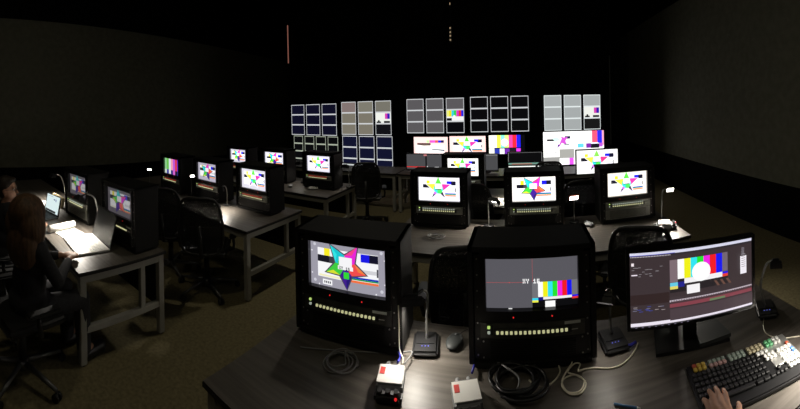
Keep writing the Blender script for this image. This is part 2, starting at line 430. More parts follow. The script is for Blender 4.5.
p.rect(.25, .49, .256, .51, (.9, .3, .3)); p.text('XY 16', .40, .565, .017, (1, 1, 1)); p.rect(.24, 0, .28, .02, (.9, .9, .9))
cabinet(.045, 1.56, p, 'nearest black cabinet whose grey screen shows colour bars in one corner')
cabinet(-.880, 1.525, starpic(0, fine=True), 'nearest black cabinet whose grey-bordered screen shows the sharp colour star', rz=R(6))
WB = (.96, .95, .93)
DARK = [(.35, .85, .25), (.85, .92, .25), (.2, .15, .2), (.2, .15, .2), (.92, .2, .62)]
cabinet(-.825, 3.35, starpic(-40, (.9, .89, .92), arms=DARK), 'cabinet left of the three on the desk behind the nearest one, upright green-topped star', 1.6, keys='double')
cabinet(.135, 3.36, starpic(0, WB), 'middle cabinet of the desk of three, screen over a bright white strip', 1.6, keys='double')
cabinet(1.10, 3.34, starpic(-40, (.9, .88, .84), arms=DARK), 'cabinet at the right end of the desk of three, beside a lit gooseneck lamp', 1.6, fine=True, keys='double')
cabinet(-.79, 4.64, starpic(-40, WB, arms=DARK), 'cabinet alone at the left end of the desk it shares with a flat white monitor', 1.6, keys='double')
cabinet(-2.97, 2.95, starpic(-40, (.75, .74, .78), arms=DARK), 'cabinet at the aisle end of the desk with two empty chairs', 1.6, keys='red')
cabinet(-3.82, 2.88, starpic(20, (.72, .70, .76)), 'cabinet in the middle of the desk with two empty chairs, white lamp beside it', 1.0, keys='red')
pb = P(); pb.rect(0, 0, 1, 1, (.35, .35, .2))
for i, c in enumerate([(.55, .8, .55), (.4, .75, .3), (.85, .9, .9), (.95, .6, .7), (.75, .35, .85), (.85, .2, .3), (.25, .15, .85)]): pb.rect(i / 7, .25, (i + 1) / 7, 1, c)
for i, c in enumerate([(.8, .85, .8), (.2, .2, .6), (.9, .9, .9), (.15, .15, .5), (.85, .4, .8), (.1, .1, .2), (.2, .2, .5)]): pb.rect(i / 7, 0, (i + 1) / 7, .25, c)
cabinet(-4.58, 2.76, pb, 'cabinet showing vertical colour bars at the far end of the desk with two empty chairs', 1.0, keys='red')
cabinet(-2.98, 4.40, starpic(-40, (.8, .79, .84), arms=DARK), 'cabinet at the aisle end of the left desk nearest the video wall', 1.6, keys='red')
cabinet(-3.92, 4.42, starpic(10, (.8, .79, .84)), 'cabinet in the middle of the left desk nearest the video wall', 1.6, keys='red')
cabinet(-4.80, 4.38, starpic(10, (.72, .71, .75)), 'cabinet at the wall end of the left desk nearest the video wall', 1.6, keys='red')
cabinet(-2.98, 1.205, starpic(-30, (.42, .40, .42), mute=.25), 'dim cabinet behind the lit open laptop at the left', .5, rz=R(10))
cabinet(-3.87, 1.05, starpic(-30, (.42, .40, .42), mute=.25), 'dim cabinet with a lower panel coloured as lit, behind the white-screened laptop', .5, rz=R(12), fine=True, keys='double')

# ------------------------------------------------------------------ video wall
def wall_monitor(corners, draw, label, strength=1.0, Y=7.6):
    x0, x1, z0, z1 = corners
    t = thing('video_wall_monitor', label, 'monitor', ((x0 + x1) / 2, Y, z0), 0, 'monitors of the video wall')
    W, H = x1 - x0, z1 - z0
    b = B('bezel').box((0, .05, H / 2), (W + .03, .08, H + .02), bev=.006)
    b.m('rail').box((0, .14, H / 2), (W * .4, .10, H * .4)); b.build('casing', t)
    p = Pic(W, H, .0008); draw(p); p.build('screen', t, strength, (0, .008, 0))
    return t
WL = (.82, .83, .84)
def grid(cols, rows, fn, line=WL, gap=.022, skip=()):
    def d(p):
        p.rect(0, 0, 1, 1, (.02, .02, .025))
        for i in range(cols):
            a, c = i / cols + gap, (i + 1) / cols - gap
            r0 = min([j for j in range(rows) if (i, j) not in skip] or [0])
            p.rect(a, 0 + r0 * 0, c, 1, line)
            for j in range(rows):
                fn(p, i, rows - 1 - j, a + .008, j / rows + .02, c - .008, (j + 1) / rows - .02)
    return d
def plain(col): return lambda p, i, j, a, b, c, d: p.rect(a, b, c, d, col(i, j) if callable(col) else col)
navy = (.06, .06, .14)
def mini(p, a, b, c, d, pink=True):
    W, H = c - a, d - b
    p.rect(a, b, c, d, (.95, .96, .93)); p.rect(a + .62 * W, b + .4 * H, a + .78 * W, b + .95 * H, (.85, .25, .7)); p.rect(a + .78 * W, b + .4 * H, a + .95 * W, b + .95 * H, (.2, .1, .7))
    p.rect(a + .05 * W, b, a + .35 * W, b + .15 * H, (.1, .1, .1)); p.rect(a + .55 * W, b, a + .95 * W, b + .2 * H, (.1, .1, .12)); p.disc(a + .2 * W, b + .2 * H, .03, (.1, .12, .1), 10)
def fn2(p, i, j, a, b, c, d):
    if i == 2 and j == 1: mini(p, a, b, c, d)
    elif i == 2 and j == 2: p.rect(a, b, c, d, (.07, .07, .09))
    else: p.rect(a, b, c, d, [(.52, .46, .45), (.50, .49, .44), (.47, .46, .42)][i] if j == 0 else (.49, .47, .42))
def fn3(p, i, j, a, b, c, d):
    if i == 2 and j == 1:
        p.rect(a, b, c, d, (.97, .97, .97)); W = c - a
        for k, q in enumerate([(.95, .95, .5), (.95, .9, .1), (.2, .85, .9), (.2, .85, .3), (.9, .2, .8), (.9, .2, .2), (.15, .15, .9)]): p.rect(a + W * (k / 7), b + (d - b) * .4, a + W * (k + 1) / 7, d, q)
        p.disc(a + W * .45, b + .4 * (d - b), .04, (1, 1, 1), 10); p.rect(a, b, a + W * .3, b + .25 * (d - b), (.1, .1, .12))
    elif i == 2 and j == 2: p.rect(a, b, c, d, (.03, .03, .05))
    else: p.rect(a, b, c, d, (.36, .35, .36))
def fn5(p, i, j, a, b, c, d):
    if i == 2 and j == 1: mini(p, a, b, c, d)
    elif i == 2 and j == 2: p.rect(a, b, c, d, (.10, .10, .10))
    else: p.rect(a, b, c, d, (.66, .68, .68))
wall_monitor((-6.04, -4.49, 1.29, 2.13), grid(3, 3, plain(navy)), 'upper left video-wall screen of nine dark navy tiles')
wall_monitor((-4.40, -2.97, 1.325, 2.16), grid(3, 3, fn2), 'video-wall screen with warm grey tiles and one white tile')
wall_monitor((-2.63, -1.205, 1.375, 2.175), grid(3, 3, fn3), 'video-wall screen with dark grey tiles and one colour-bar tile')
wall_monitor((-1.12, .25, 1.388, 2.187), grid(3, 3, plain((.035, .035, .045))), 'video-wall screen of nine black tiles in white outlines')
wall_monitor((.54, 1.89, 1.388, 2.183), grid(3, 3, fn5, (.9, .93, .93)), 'brightest video-wall screen, pale grey tiles, far right of the wall')
wall_monitor((-5.97, -4.46, .42, 1.265), grid(4, 4, plain((.04, .04, .05)), (.68, .71, .64)), 'lower left video-wall screen of small black tiles in pale outlines')
wall_monitor((-4.39, -2.95, .44, 1.295), grid(3, 3, plain((.07, .08, .18))), 'lower video-wall screen of nine navy tiles below the warm grey one')
def card(strip):
    def d(p):
        p.rect(0, 0, 1, 1, (.97, .80, .78)); p.rect(.08, .1, .9, .55, (.98, .97, .96))
        p.rect(.1, .56, .5, .66, (.25, .15, .15))
        for k, q in enumerate([(.7, .9, .6), (.9, .3, .7), (.85, .3, .75), (.8, .3, .3), (.15, .15, .8), (.1, .1, .3)]): p.rect(.38 + k * .085, .68, .38 + (k + 1) * .085, .82, q)
        p.poly([(.5, .3), (.9, .22), (.9, .30), (.55, .34)], (.3, .35, .4)); p.poly([(.1, .56), (.5, .56), (.5, .52), (.3, .5)], (.6, .55, .5))
    return d
wall_monitor((-2.44, -1.63, .87, 1.285), card(1), 'pink-edged video-wall screen showing a ramp card without a star', 1.6)
def starcard(p): star(p, -40, (.97, .80, .78), fine=False, arms=DARK)
wall_monitor((-1.585, -.76, .875, 1.30), starcard, 'pink-edged video-wall screen showing a star card', 1.6)
def barcard(p):
    p.rect(0, 0, 1, 1, (.03, .03, .04))
    for k, q in enumerate([(.97, .95, .9), (.97, .97, .95), (.95, .97, .3), (.5, .95, .8), (.85, .95, .5), (.95, .25, .6), (.95, .15, .2), (.12, .12, .9)]): p.rect(k * .11, .35, (k + 1) * .11, 1, q)
    p.disc(.44, .62, .2, (.98, .98, .95)); p.rect(0, 0, .88, .33, (.1, .1, .12)); p.rect(0, 0, .15, .33, (.9, .9, .85))
    for k, q in enumerate([(.15, .2, .6), (.95, .95, .97), (.4, .15, .6)]): p.rect(.16 + k * .14, .02, .29 + k * .14, .3, q)
    p.rect(.76, .02, .88, .3, (.8, .2, .8))
wall_monitor((-.685, .12, .885, 1.31), barcard, 'video-wall screen filled with vertical colour bars below the black tiles', 1.6)
def quadpic(p):
    p.rect(0, 0, 1, 1, (.97, .97, .96)); p.rect(0, 0, 0.26, .24, (.55, .55, .54)); p.rect(.26, .2, .5, .47, (.58, .58, .56)); p.rect(.27, 0, .5, .2, (.96, .93, .96)); p.rect(.42, 0, .49, .2, (.8, .3, .85))
    p.rect(.06, .72, .2, .78, (.1, .1, .12)); p.rect(.35, .78, .44, .86, (.1, .1, .25)); p.poly([(.26, .62), (.30, .8), (.27, .86), (.34, .82), (.4, .84), (.36, .72), (.38, .6), (.3, .66), (.24, .5)], (.75, .3, .75))
    p.poly([(.14, .8), (.22, .84), (.28, .76), (.2, .7)], (.75, .9, .85)); p.poly([(.22, .5), (.27, .6), (.24, .62)], (.3, .1, .5)); p.rect(.03, .36, .1, .38, (.2, .2, .25)); p.rect(.18, .38, .24, .40, (.2, .2, .3)); p.rect(.34, .6, .42, .63, (.1, .3, .3))
    p.rect(.80, .62, .89, 1, (.9, .3, .42)); p.rect(.89, .62, .97, 1, (.15, .15, .85)); p.rect(.97, .55, 1, 1, (.9, .6, .7))
    p.rect(.56, .5, .66, .62, (.35, .75, .95)); p.rect(.70, .48, .78, .62, (.45, .15, .6)); p.rect(.78, .47, .92, .6, (.08, .08, .12)); p.rect(.92, .5, .98, .62, (.65, .3, .75)); p.rect(.78, .60, .9, .64, (.9, .9, .95))
wall_monitor((.535, 1.93, .61, 1.36), quadpic, 'large video-wall screen of mixed white test pictures below the pale grey tiles', 1.6)

# ------------------------------------------------------------------ free-standing flat monitors
def flat_monitor(x, y, w, h, zbot, pic, label, strength, rz=0, z=ZD, stand='round', cat='monitor'):
    t = thing('flat_monitor', label, cat, (x, y, z), rz)
    bz = .016
    b = B('bezel').box((0, .02, zbot + h / 2), (w + 2 * bz + .004, .03, h + 2 * bz + .004), bev=.004)
    b.box((0, .048, zbot + h / 2), (w * .7, .04, h * .7), bev=.012)
    b.build('casing', t)
    f = B('bezel')
    for sx in (-1, 1): f.box((sx * (w / 2 + bz / 2 + .001), .003, zbot + h / 2), (bz, .012, h + 2 * bz))
    for sz, hh in ((-1, bz), (1, bz)): f.box((0, .003, zbot + h / 2 + sz * (h / 2 + bz / 2 + .001)), (w, .012, hh))
    f.build('frame', t)
    pic.build('screen', t, strength, (0, .0035, zbot))
    B('blackp').box((0, .10, zbot * .5 + .06), (.07, .03, zbot + .12), bev=.006).build('stand_neck', t)
    if stand == 'wedge':
        q = B('blackp'); q.prism([(-.19, .02), (.19, .02), (.17, .22), (-.17, .22)], 0, .016)
        q.m('dgrey').prism([(.03, .01), (.20, .03), (.17, .17), (.02, .14)], .016, .034); q.build('stand_base', t)
    else:
        q = B('blackp').cyl((0, .09, 0), (0, .09, .015), .12, .11, n=28); q.build('stand_base', t)
    return t
p = Pic(.62, .35, .0003)
UI = (.24, .20, .21)
p.rect(0, 0, 1, 1, UI); p.rect(0, .955, 1, 1, (.85, .85, .93)); p.rect(0, .925, 1, .955, (.20, .18, .20)); p.rect(0, 0, 1, .045, (.93, .90, .95)); p.rect(0, .955, .35, .962, (.3, .3, .8))
random.seed(3)
for i in range(26): p.rect(.005 + i * .012, .935, .013 + i * .012, .948, (.75, .72, .75))
for i in range(18): a = random.random() * .22; p.rect(.01 + a, .80 - .03 * (i % 5), .03 + a, .805 - .03 * (i % 5), (.62, .6, .62))
p.rect(.01, .83, .03, .87, (.95, .9, .92)); p.rect(.01, .70, .055, .715, (.95, .9, .95)); p.rect(0, .30, .30, .44, (.20, .15, .15))
bx0, bx1, by0, by1 = .305, .78, .42, .87
p.rect(bx0, by0, bx1, by1, (.16, .14, .15)); Wb = bx1 - bx0
p.rect(bx0, .56, bx0 + .13 * Wb, by1, (.5, .43, .46)); p.rect(bx1 - .10 * Wb, .60, bx1, by1, (.45, .40, .45))
for i, c in enumerate(BARS): a = bx0 + Wb * (.13 + .77 * i / 7); p.rect(a, .60, a + Wb * .11, by1, c)
p.rect(bx0 + .24 * Wb, .53, bx1 - .10 * Wb, .60, (.96, .95, .96)); p.disc(bx0 + .53 * Wb, .66, .135, (1, 1, 1)); p.rect(bx0, .51, bx0 + .13 * Wb, .56, (.4, .8, .9)); p.rect(bx0, .47, bx0 + .13 * Wb, .51, (.9, .85, .4))
p.rect(bx0 + .13 * Wb, .49, bx0 + .24 * Wb, .56, (.15, .15, .55)); p.rect(bx1 - .10 * Wb, .57, bx1, .6, (.1, .1, .9)); p.rect(bx1 - .10 * Wb, .53, bx1, .57, (.9, .25, .2))
p.rect(bx0 + .28 * Wb, .38, bx0 + .50 * Wb, .50, (.97, .96, .97))
for i in range(3): p.poly([(.66 + i * .05, .5), (.68 + i * .05, .5), (.71 + i * .05, .42), (.69 + i * .05, .42)], (.42, .30, .26))
p.rect(.30, .30, .99, .325, (.75, .70, .74)); p.rect(.31, .28, .99, .305, (.30, .22, .24)); p.rect(.30, .225, .99, .275, (.52, .26, .30))
for i in range(34): p.rect(.31 + i * .02, .31, .318 + i * .02, .32, (.2, .18, .2))
p.rect(.62, .235, .75, .265, (.42, .50, .36)); p.rect(.30, .06, .99, .215, (.30, .25, .27)); p.rect(.885, .52, .94, .78, (.95, .93, .96))
for i in range(7): p.rect(.895, .62 + i * .03, .93, .628 + i * .03, (.6, .58, .6))
for i in range(10): p.rect(.895, .80 + i * .011, .92, .804 + i * .011, (.6, .58, .62))
for i in range(14): a = random.random() * .24; p.rect(.01 + a, .23 + .012 * (i % 6), .04 + a, .236 + .012 * (i % 6), random.choice([(.5, .5, .6), (.7, .65, .65), (.25, .3, .65)]))
for i in range(9): p.rect(.03 + i * .05, .015, .045 + i * .05, .03, (.4, .38, .45))
SCRW = flat_monitor(.797, 1.43, .62, .35, .17, p, 'wide black desktop monitor with editing timeline, beside the coloured keyboard', 1.0, R(-13.5), stand='wedge')
p = Pic(.60, .33, .0004); star(p, -40, (.97, .97, .95), fine=False, arms=[(.5, .8, .3), (.92, .85, .3), (.85, .2, .6), (.2, .15, .2), (.9, .2, .5)])
flat_monitor(1.10, 4.72, .60, .33, .245, p, 'flat monitor with white star card, between two chairs before the video wall', 1.6)
def greypic(w, h, red):
    p = Pic(w, h, .0006); p.rect(0, 0, 1, 1, (.30, .30, .31)); p.rect(.48, 0, .52, 1, (.08, .08, .09)); p.rect(0, .0, 1, .06, (.12, .12, .12))
    if red: p.rect(0, .16, .48, .22, (.85, .15, .15)); p.rect(.44, .9, .52, 1, (.8, .5, .5)); p.rect(.52, .1, .98, .15, (.5, .5, .5)); p.rect(.72, .16, .82, .22, (.9, .9, .9)); p.rect(.52, .16, .54, .26, (.9, .9, .9))
    else: p.rect(0, .94, 1, 1, (.5, .5, .5)); p.rect(.10, .12, .14, .26, (.9, .9, .9))
    return p
flat_monitor(-1.77, 6.25, .78, .30, .04, greypic(.78, .30, True), 'wide grey split-picture monitor with a red line', 1.0)
flat_monitor(-.66, 6.25, .50, .30, .04, greypic(.50, .30, False), 'grey split-picture monitor below the colour-bar screen', 1.0)
p = Pic(.62, .34, .0006); p.rect(0, 0, 1, 1, (.03, .03, .035)); p.rect(0, .36, 1, .44, (.35, .5, .45)); p.rect(.1, .36, .7, .40, (.6, .35, .3)); p.rect(0, 0, 1, .26, (.92, .94, .92)); p.rect(0, .26, 1, .36, (.2, .22, .2))
p.rect(0, .5, .01, 1, (.5, .5, .5)).rect(.99, .5, 1, 1, (.5, .5, .5)).rect(0, .985, 1, 1, (.4, .4, .4))
flat_monitor(.10, 6.25, .62, .34, .03, p, 'black monitor with a white band along its foot, above the middle cabinet', 1.6)

# ------------------------------------------------------------------ task chairs
def make_chair():
    t = thing('task_chair', '', 'chair', (0, 0, 0), 0, 'black mesh task chairs')
    # local +Y is where the sitter looks
    b = B('chair'); b.box((0, .02, .47), (.50, .48, .07), bev=.03, seg=3); b.build('seat', t)
    fr = B('chair'); pts = []
    for a in range(28):
        an = 2 * math.pi * a / 28; x = .23 * math.copysign(abs(math.cos(an)) ** .45, math.cos(an)); z = .30 * math.copysign(abs(math.sin(an)) ** .5, math.sin(an))
        x *= (1 + .10 * z / .3 * -1) if z > 0 else 1
        pts.append((x, -.25 - .10 * (z + .3) / .6 - .05 + .25 * x * x * 3, .80 + z))
    fr.tube(pts, .016, 8, closed=True)
    fr.tube([(0, -.20, .44), (0, -.30, .48), (0, -.33, .62), (0, -.34, .80)], .022, 8); bk = fr.build('backrest_frame', t)
    me = B('chairm'); nx, nz = 8, 10; g = {}
    for i in range(nx + 1):
        for j in range(nz + 1):
            u = -1 + 2 * i / nx; v = -1 + 2 * j / nz; x = .222 * u * (1 - .10 * max(v, 0)); z = .29 * v
            g[i, j] = (x, -.25 - .10 * (z + .3) / .6 - .05 + .75 * x * x, .80 + z)
    for i in range(nx):
        for j in range(nz):
            if (i in (0, nx - 1)) and (j in (0, nz - 1)): continue
            me.quad(g[i, j], g[i + 1, j], g[i + 1, j + 1], g[i, j + 1])
    mo = me.build('backrest_mesh', t); sm = mo.modifiers.new('thickness', 'SOLIDIFY'); sm.thickness = .006
    for s in (-1, 1):
        a = B('chair').tube([(s * .24, .0, .44), (s * .30, .0, .46), (s * .31, -.02, .53), (s * .30, -.02, .60)], .016, 8)
        a.box((s * .30, .02, .612), (.075, .26, .03), bev=.012); a.build('armrest', t)
    B('chair').cyl((0, 0, .12), (0, 0, .40), .03).cyl((0, 0, .38), (0, 0, .44), .09, .11).build('gas_column', t)
    b = B('chrome').cyl((0, 0, .07), (0, 0, .13), .05)
    for k in range(5):
        an = 2 * math.pi * k / 5 + .3; c, s_ = math.cos(an), math.sin(an)
        b.tube([(c * .03, s_ * .03, .11), (c * .18, s_ * .18, .095), (c * .34, s_ * .34, .072)], lambda t: .022 - .008 * t, 8)
    b.build('star_base', t)
    for k in range(5):
        an = 2 * math.pi * k / 5 + .3; c, s_ = math.cos(an), math.sin(an)
        q = B('chair')
        for o in (-.016, .016): q.cyl((c * .34 - s_ * (o - .009), s_ * .34 + c * (o - .009), .028), (c * .34 - s_ * (o + .009), s_ * .34 + c * (o + .009), .028), .028, n=14)
        q.cyl((c * .34, s_ * .34, .03), (c * .34, s_ * .34, .065), .01); q.build('caster', t)
    return t
chair0 = make_chair()
chairs = [
    (-3.03, 2.28, R(42), 'empty task chair at the middle desk of the left block, nearer the aisle'),
    (-3.66, 2.20, R(42), 'empty task chair at the middle desk of the left block, nearer the wall'),
    (-2.55, 5.25, R(24), 'task chair in the aisle in front of the navy video-wall screens'),
    (-2.58, .27, R(20), 'task chair under the long-haired seated person'),
    (-3.50, .13, R(10), 'task chair under the seated person in glasses'),
    (-.42, 2.42, R(12), 'task chair seen in the gap between the two nearest cabinets'),
    (.95, 2.55, R(-22), 'task chair just behind the wide desktop monitor'),
    (-.50, 4.13, R(-8), 'task chair behind the gap between the left and middle cabinets of the desk of three'),
    (.66, 4.14, R(6), 'task chair at the desk with the flat white star-card monitor, nearer that monitor'),
    (.44, 5.50, R(0), 'task chair with its back in front of the large white test-picture screen'),
    (1.02, .33, R(8), 'task chair under the person typing at the nearest desk'),
    (-4.5, -.15, R(-20), 'empty task chair at the far left end of the laptop desk'),
]
for i, (x, y, a, lab) in enumerate(chairs):
    o = chair0 if i == 0 else copy_tree(chair0)
    o.location = (x, y, 0); o.rotation_euler.z = a; o['label'] = lab

# ------------------------------------------------------------------ gooseneck lamps
def lamp(x, y, pts, head, aim, label, power=0, base=None, headmat='blackp', r=.0075, hs=(.11, .07), glow=False):
    t = thing('gooseneck_lamp', label, 'lamp', (x, y, ZD))
    if base:
        w, d, a = base
        b = B('blackp').box((0, 0, .016), (w, d, .030), (0, 0, a), bev=.012, seg=3)
        b.m('blackp').box((0, .0, .032), (w * .7, d * .25, .004), (0, 0, a))
        bb = b.build('base', t)
        l = B('blue'); ca, sa = math.cos(a), math.sin(a)
        for i in range(3):
            u, v = (i - 1) * .016, -d * .22; l.cyl((u * ca - v * sa, u * sa + v * ca, .031), (u * ca - v * sa, u * sa + v * ca, .0325), .003, n=8)
        l.build('indicator_light', bb)
    if 0: pass
    elif not base: B('blackp').cyl((0, 0, 0), (0, 0, .02), .055, .05, n=24).build('base', t)
    B('steel').tube(spline(pts, 8), r, 10).build('stem', t)
    h = Vector(head); q = (Vector(aim) - h).normalized()
    rot = q.to_track_quat('-Z', 'Y').to_matrix().to_4x4()
    s = B(headmat).box(h, (hs[0], hs[1], .018), rot, bev=.006); s.m('blackp').cyl(Vector(pts[-1]), h, .009, n=10); s.m(headmat).box(h - q * .014, (hs[0] * .6, hs[1] * .6, .012), rot, bev=.004)
    if not glow:
        for a_, b_, c_, d_ in ((0, 1, hs[0], .003), (0, -1, hs[0], .003), (1, 0, .003, hs[1]), (-1, 0, .003, hs[1])):
            s.m('blackp').box(h + q * .020 + rot.to_3x3() @ Vector((a_ * (hs[0] / 2 - .0015), b_ * (hs[1] / 2 - .0015), 0)), (c_, d_, .026), rot)
    hd = s.build('lamp_head', t)
    if power:
        s = B('led').box(h + q * .0105, (hs[0] * .8, hs[1] * .7, .002), rot); s.build('led_panel', hd)
        l = bpy.data.lights.new('lamp_glow', 'SPOT'); l.energy = power; l.spot_size = R(140); l.spot_blend = .8; l.shadow_soft_size = .03; l.color = (1, .93, .82)
        o = bpy.data.objects.new('lamp_glow', l); COL.objects.link(o); o.parent = t; o.location = h + q * .034; o.rotation_euler = q.to_track_quat('-Z', 'Y').to_euler()
    return t
lamp(-.495, 1.665, [(0, .02, .03), (.0, .03, .15), (0, .05, .24), (-.02, .03, .275)], (-.06, -.04, .262), (-.01, -.16, 0), 'black lamp on a cable-box base between the two nearest cabinets', 8.5, (.13, .17, R(12)), hs=(.12, .10))
lamp(.45, 1.66, [(0, .03, .03), (.0, .05, .15), (.0, .03, .25), (-.02, .0, .28)], (-.05, -.04, .275), (-.15, -.22, 0), 'black lamp in the shadow between the nearest grey-screened cabinet and wide monitor', 1.5, (.13, .17, R(4)), hs=(.10, .07))
lamp(1.29, 1.47, [(0.0, 0, .03), (-.02, .02, .15), (.005, .0, .27), (.03, -.02, .295)], (.055, -.03, .285), (.0, -.10, 0), 'lamp with bare steel stem standing right of the wide monitor', 0, (.12, .16, R(-30)), hs=(.07, .05))
lamp(.55, 3.48, [(0, 0, .02), (.0, .0, .15), (.0, -.01, .26), (-.01, -.02, .295)], (-.01, -.06, .28), (.05, -.5, 0), 'lamp with orange-red head between the middle and right cabinets of the desk of three', 9, None, 'orange', glow=True)
lamp(1.43, 3.24, [(0, 0, .02), (.0, .0, .15), (.01, -.01, .30), (.04, -.02, .33)], (.08, -.04, .325), (.02, -.50, 0), 'glowing white lamp at the right end of the desk of three cabinets', 30, None, hs=(.09, .07), glow=True)
lamp(-.33, 3.45, [(0, 0, .02), (.0, .0, .15), (.0, -.01, .24), (.03, -.02, .28)], (.07, -.04, .28), (-.10, -.28, 0), 'dark-headed lamp between the left and middle cabinets of the desk of three', 16, None)
lamp(-4.20, 2.90, [(0, 0, .02), (.0, .0, .15), (.05, -.04, .28), (.12, -.08, .33)], (.17, -.10, .325), (.55, -.35, 0), 'glowing lamp left of the middle cabinet on the desk with two empty chairs', 2.4, None, hs=(.07, .06), glow=True)
lamp(-5.13, 2.68, [(0, 0, .02), (.0, .0, .15), (.08, -.04, .29), (.15, -.08, .33)], (.20, -.10, .325), (.5, -.4, 0), 'glowing lamp left of the cabinet with vertical colour bars', 1.6, None, hs=(.08, .05), glow=True)
lamp(-3.46, 1.20, [(0, 0, .02), (-.01, -.02, .2), (.01, -.06, .34), (.05, -.16, .40)], (.08, -.24, .38), (.12, -.40, 0), 'lamp lighting the laptop and papers, standing between the two dim cabinets', 38, None)
lamp(-4.74, 1.14, [(0, 0, .02), (.0, -.02, .2), (-.02, -.06, .34), (-.04, -.12, .38)], (-.05, -.18, .37), (-.04, -.22, 0), 'lamp over the tan card on the laptop desk', 26, None)
lamp(-2.60, 4.72, [(0, 0, .02), (.0, .0, .2), (.0, -.02, .33), (-.0, -.08, .37)], (0, -.12, .36), (.0, -.12, 0), 'lamp beside the aisle-end cabinet of the left desk nearest the video wall', .8, None)
lamp(-3.45, 4.66, [(0, 0, .02), (.0, .0, .2), (.0, -.02, .33), (-.0, -.08, .37)], (0, -.12, .36), (.0, -.14, 0), 'lamp between the middle and aisle-end cabinets of the left desk nearest the video wall', 2.0, None)

lamp(-3.42, 2.93, [(0, 0, .02), (.0, .0, .15), (.0, -.02, .24), (.07, -.12, .285)], (.13, -.20, .27), (.16, -.26, 0), 'lamp at the left side of the aisle-end cabinet of the desk with two empty chairs', 22, None, hs=(.06, .06))
lamp(1.37, 1.02, [(0, 0, .02), (.0, .0, .15), (-.02, -.02, .26), (-.09, -.05, .30)], (-.17, -.08, .29), (-.24, -.12, 0), 'lamp at the front right corner of the nearest desk', 22, None, hs=(.09, .07))
# ------------------------------------------------------------------ laptops, papers
def laptop(hx, hy, w, d, rz, open_deg, pic, strength, label, lit_key='lapt'):
    t = thing('laptop', label, 'laptop', (hx, hy, ZD), rz)          # origin at the hinge, +Y away from the user
    b = B(lit_key).box((0, -d / 2, .010), (w, d, .016), bev=.004); b.build('base', t)
    k = B('keyh' if lit_key == 'lapt' else 'keyb')
    for i in range(13):
        for j in range(5): k.box((-w * .42 + i * w * .07, -d * .12 - j * d * .1, .0195), (w * .055, d * .08, .003))
    k.m('greyp').box((0, -d * .80, .0185), (w * .3, d * .26, .0015)); k.build('keyboard', t)
    lid = bpy.data.objects.new('lid', None)
    h = d * .95; a = R(90 - open_deg)
    q = B('case').box((0, 0, h / 2), (w, .008, h), bev=.003); lo = q.build('lid', t, (0, 0, .014)); lo.rotation_euler.x = a
    if pic: pic.build('screen', lo, strength, (0, -.0042, .012))
    bpy.data.objects.remove(lid)
    return t
p = Pic(.42, .27, .0004); p.rect(0, 0, 1, 1, (.05, .05, .06)); p.rect(.02, .03, .98, .97, (.045, .05, .055))
laptop(-3.09, 1.08, .46, .31, R(2), 105, p, .5, 'open laptop with dark screen and brightly lit deck on the left desk')
p = Pic(.34, .22, .0004); p.rect(0, 0, 1, 1, (.02, .02, .02)); p.rect(.03, .04, .97, .96, (.86, .93, .93)); p.rect(.06, .05, .80, .16, (.12, .14, .15)); p.rect(.55, .72, .65, .78, (.2, .3, .5)); p.rect(.68, .66, .76, .8, (.6, .65, .75)); p.rect(.08, .86, .5, .89, (.65, .72, .75))
laptop(-4.12, .80, .37, .24, R(17), 102, p, 1.0, 'open laptop with a white glowing page on its screen', 'dgrey')
tag(B('paper').tube([at(49, 229, .775), at(62, 226.5, .775), at(74, 224, .775)], .037, 16).build('paper_roll'), 'white roll of paper lying before the white-screened laptop', 'paper roll')
c = at(66, 241, .735)
tag(B('paper').box((-3.42, .86, .7345), (.34, .24, .004), (0, 0, R(14))).build('paper_sheet'), 'white paper sheets beside the lit laptop deck', 'paper')
tag(B('paper').box((-4.62, .88, .735), (.34, .26, .006), (0, 0, R(-8))).build('notepad'), 'white notepad lit by a lamp at the far left', 'notepad')
tag(B('card').box((-4.55, .98, .797), (.36, .03, .13), (R(-14), 0, R(10))).build('card_folder'), 'tan card folder standing beside the lit notepad', 'folder')
t = thing('tumbler', 'small clear-brown tumbler beside the lit laptop', 'cup', (-3.42, 1.17, ZD))
B('card').cyl((0, 0, 0), (0, 0, .075), .026, .034, n=20).build('cup_body', t); B('paper').box((0, 0, .082), (.04, .03, .02), (0, 0, .4)).build('tissue', t)

# ------------------------------------------------------------------ small desk objects
def beltpack(x, y, rz, label, led=True, s=1.0):
    t = thing('intercom_beltpack', label, 'intercom', (x, y, ZD), rz); t.scale = (s, s, s)
    b = B('greyp'); b.box((0, 0, .028), (.115, .135, .052), bev=.012, seg=3); b.build('case', t)
    q = B('paper').box((0, -.002, .0555), (.112, .104, .003), bev=.001, seg=1); q.build('label_plate', t)
    B('redp').box((-.038, .012, .0575), (.022, .04, .0015)).build('red_mark', t)
    q = B('blackp').box((0, -.082, .022), (.118, .05, .040), bev=.012, seg=3)
    for sx in (-.035, .0, .035): q.cyl((sx, -.085, .035), (sx, -.09, .055), .012, .010, n=14)
    q.build('knob_panel', t)
    if led: B('red').ball((.035, -.108, .035), .006).build('red_light', t)
    for sx in (-.025, .025): B('gcable').cyl((sx, .065, .028), (sx, .095, .028), .010, n=12).build('connector', t)
    return t
beltpack(-.575, 1.385, R(13), 'white-topped intercom box in front of the nearest star-screen cabinet')
beltpack(-.240, 1.375, R(18), 'white-topped intercom box in front of the nearest grey-screen cabinet')
beltpack(1.355, 3.02, R(70), 'intercom box under the glowing lamp at the right end of the desk of three', s=1.1)
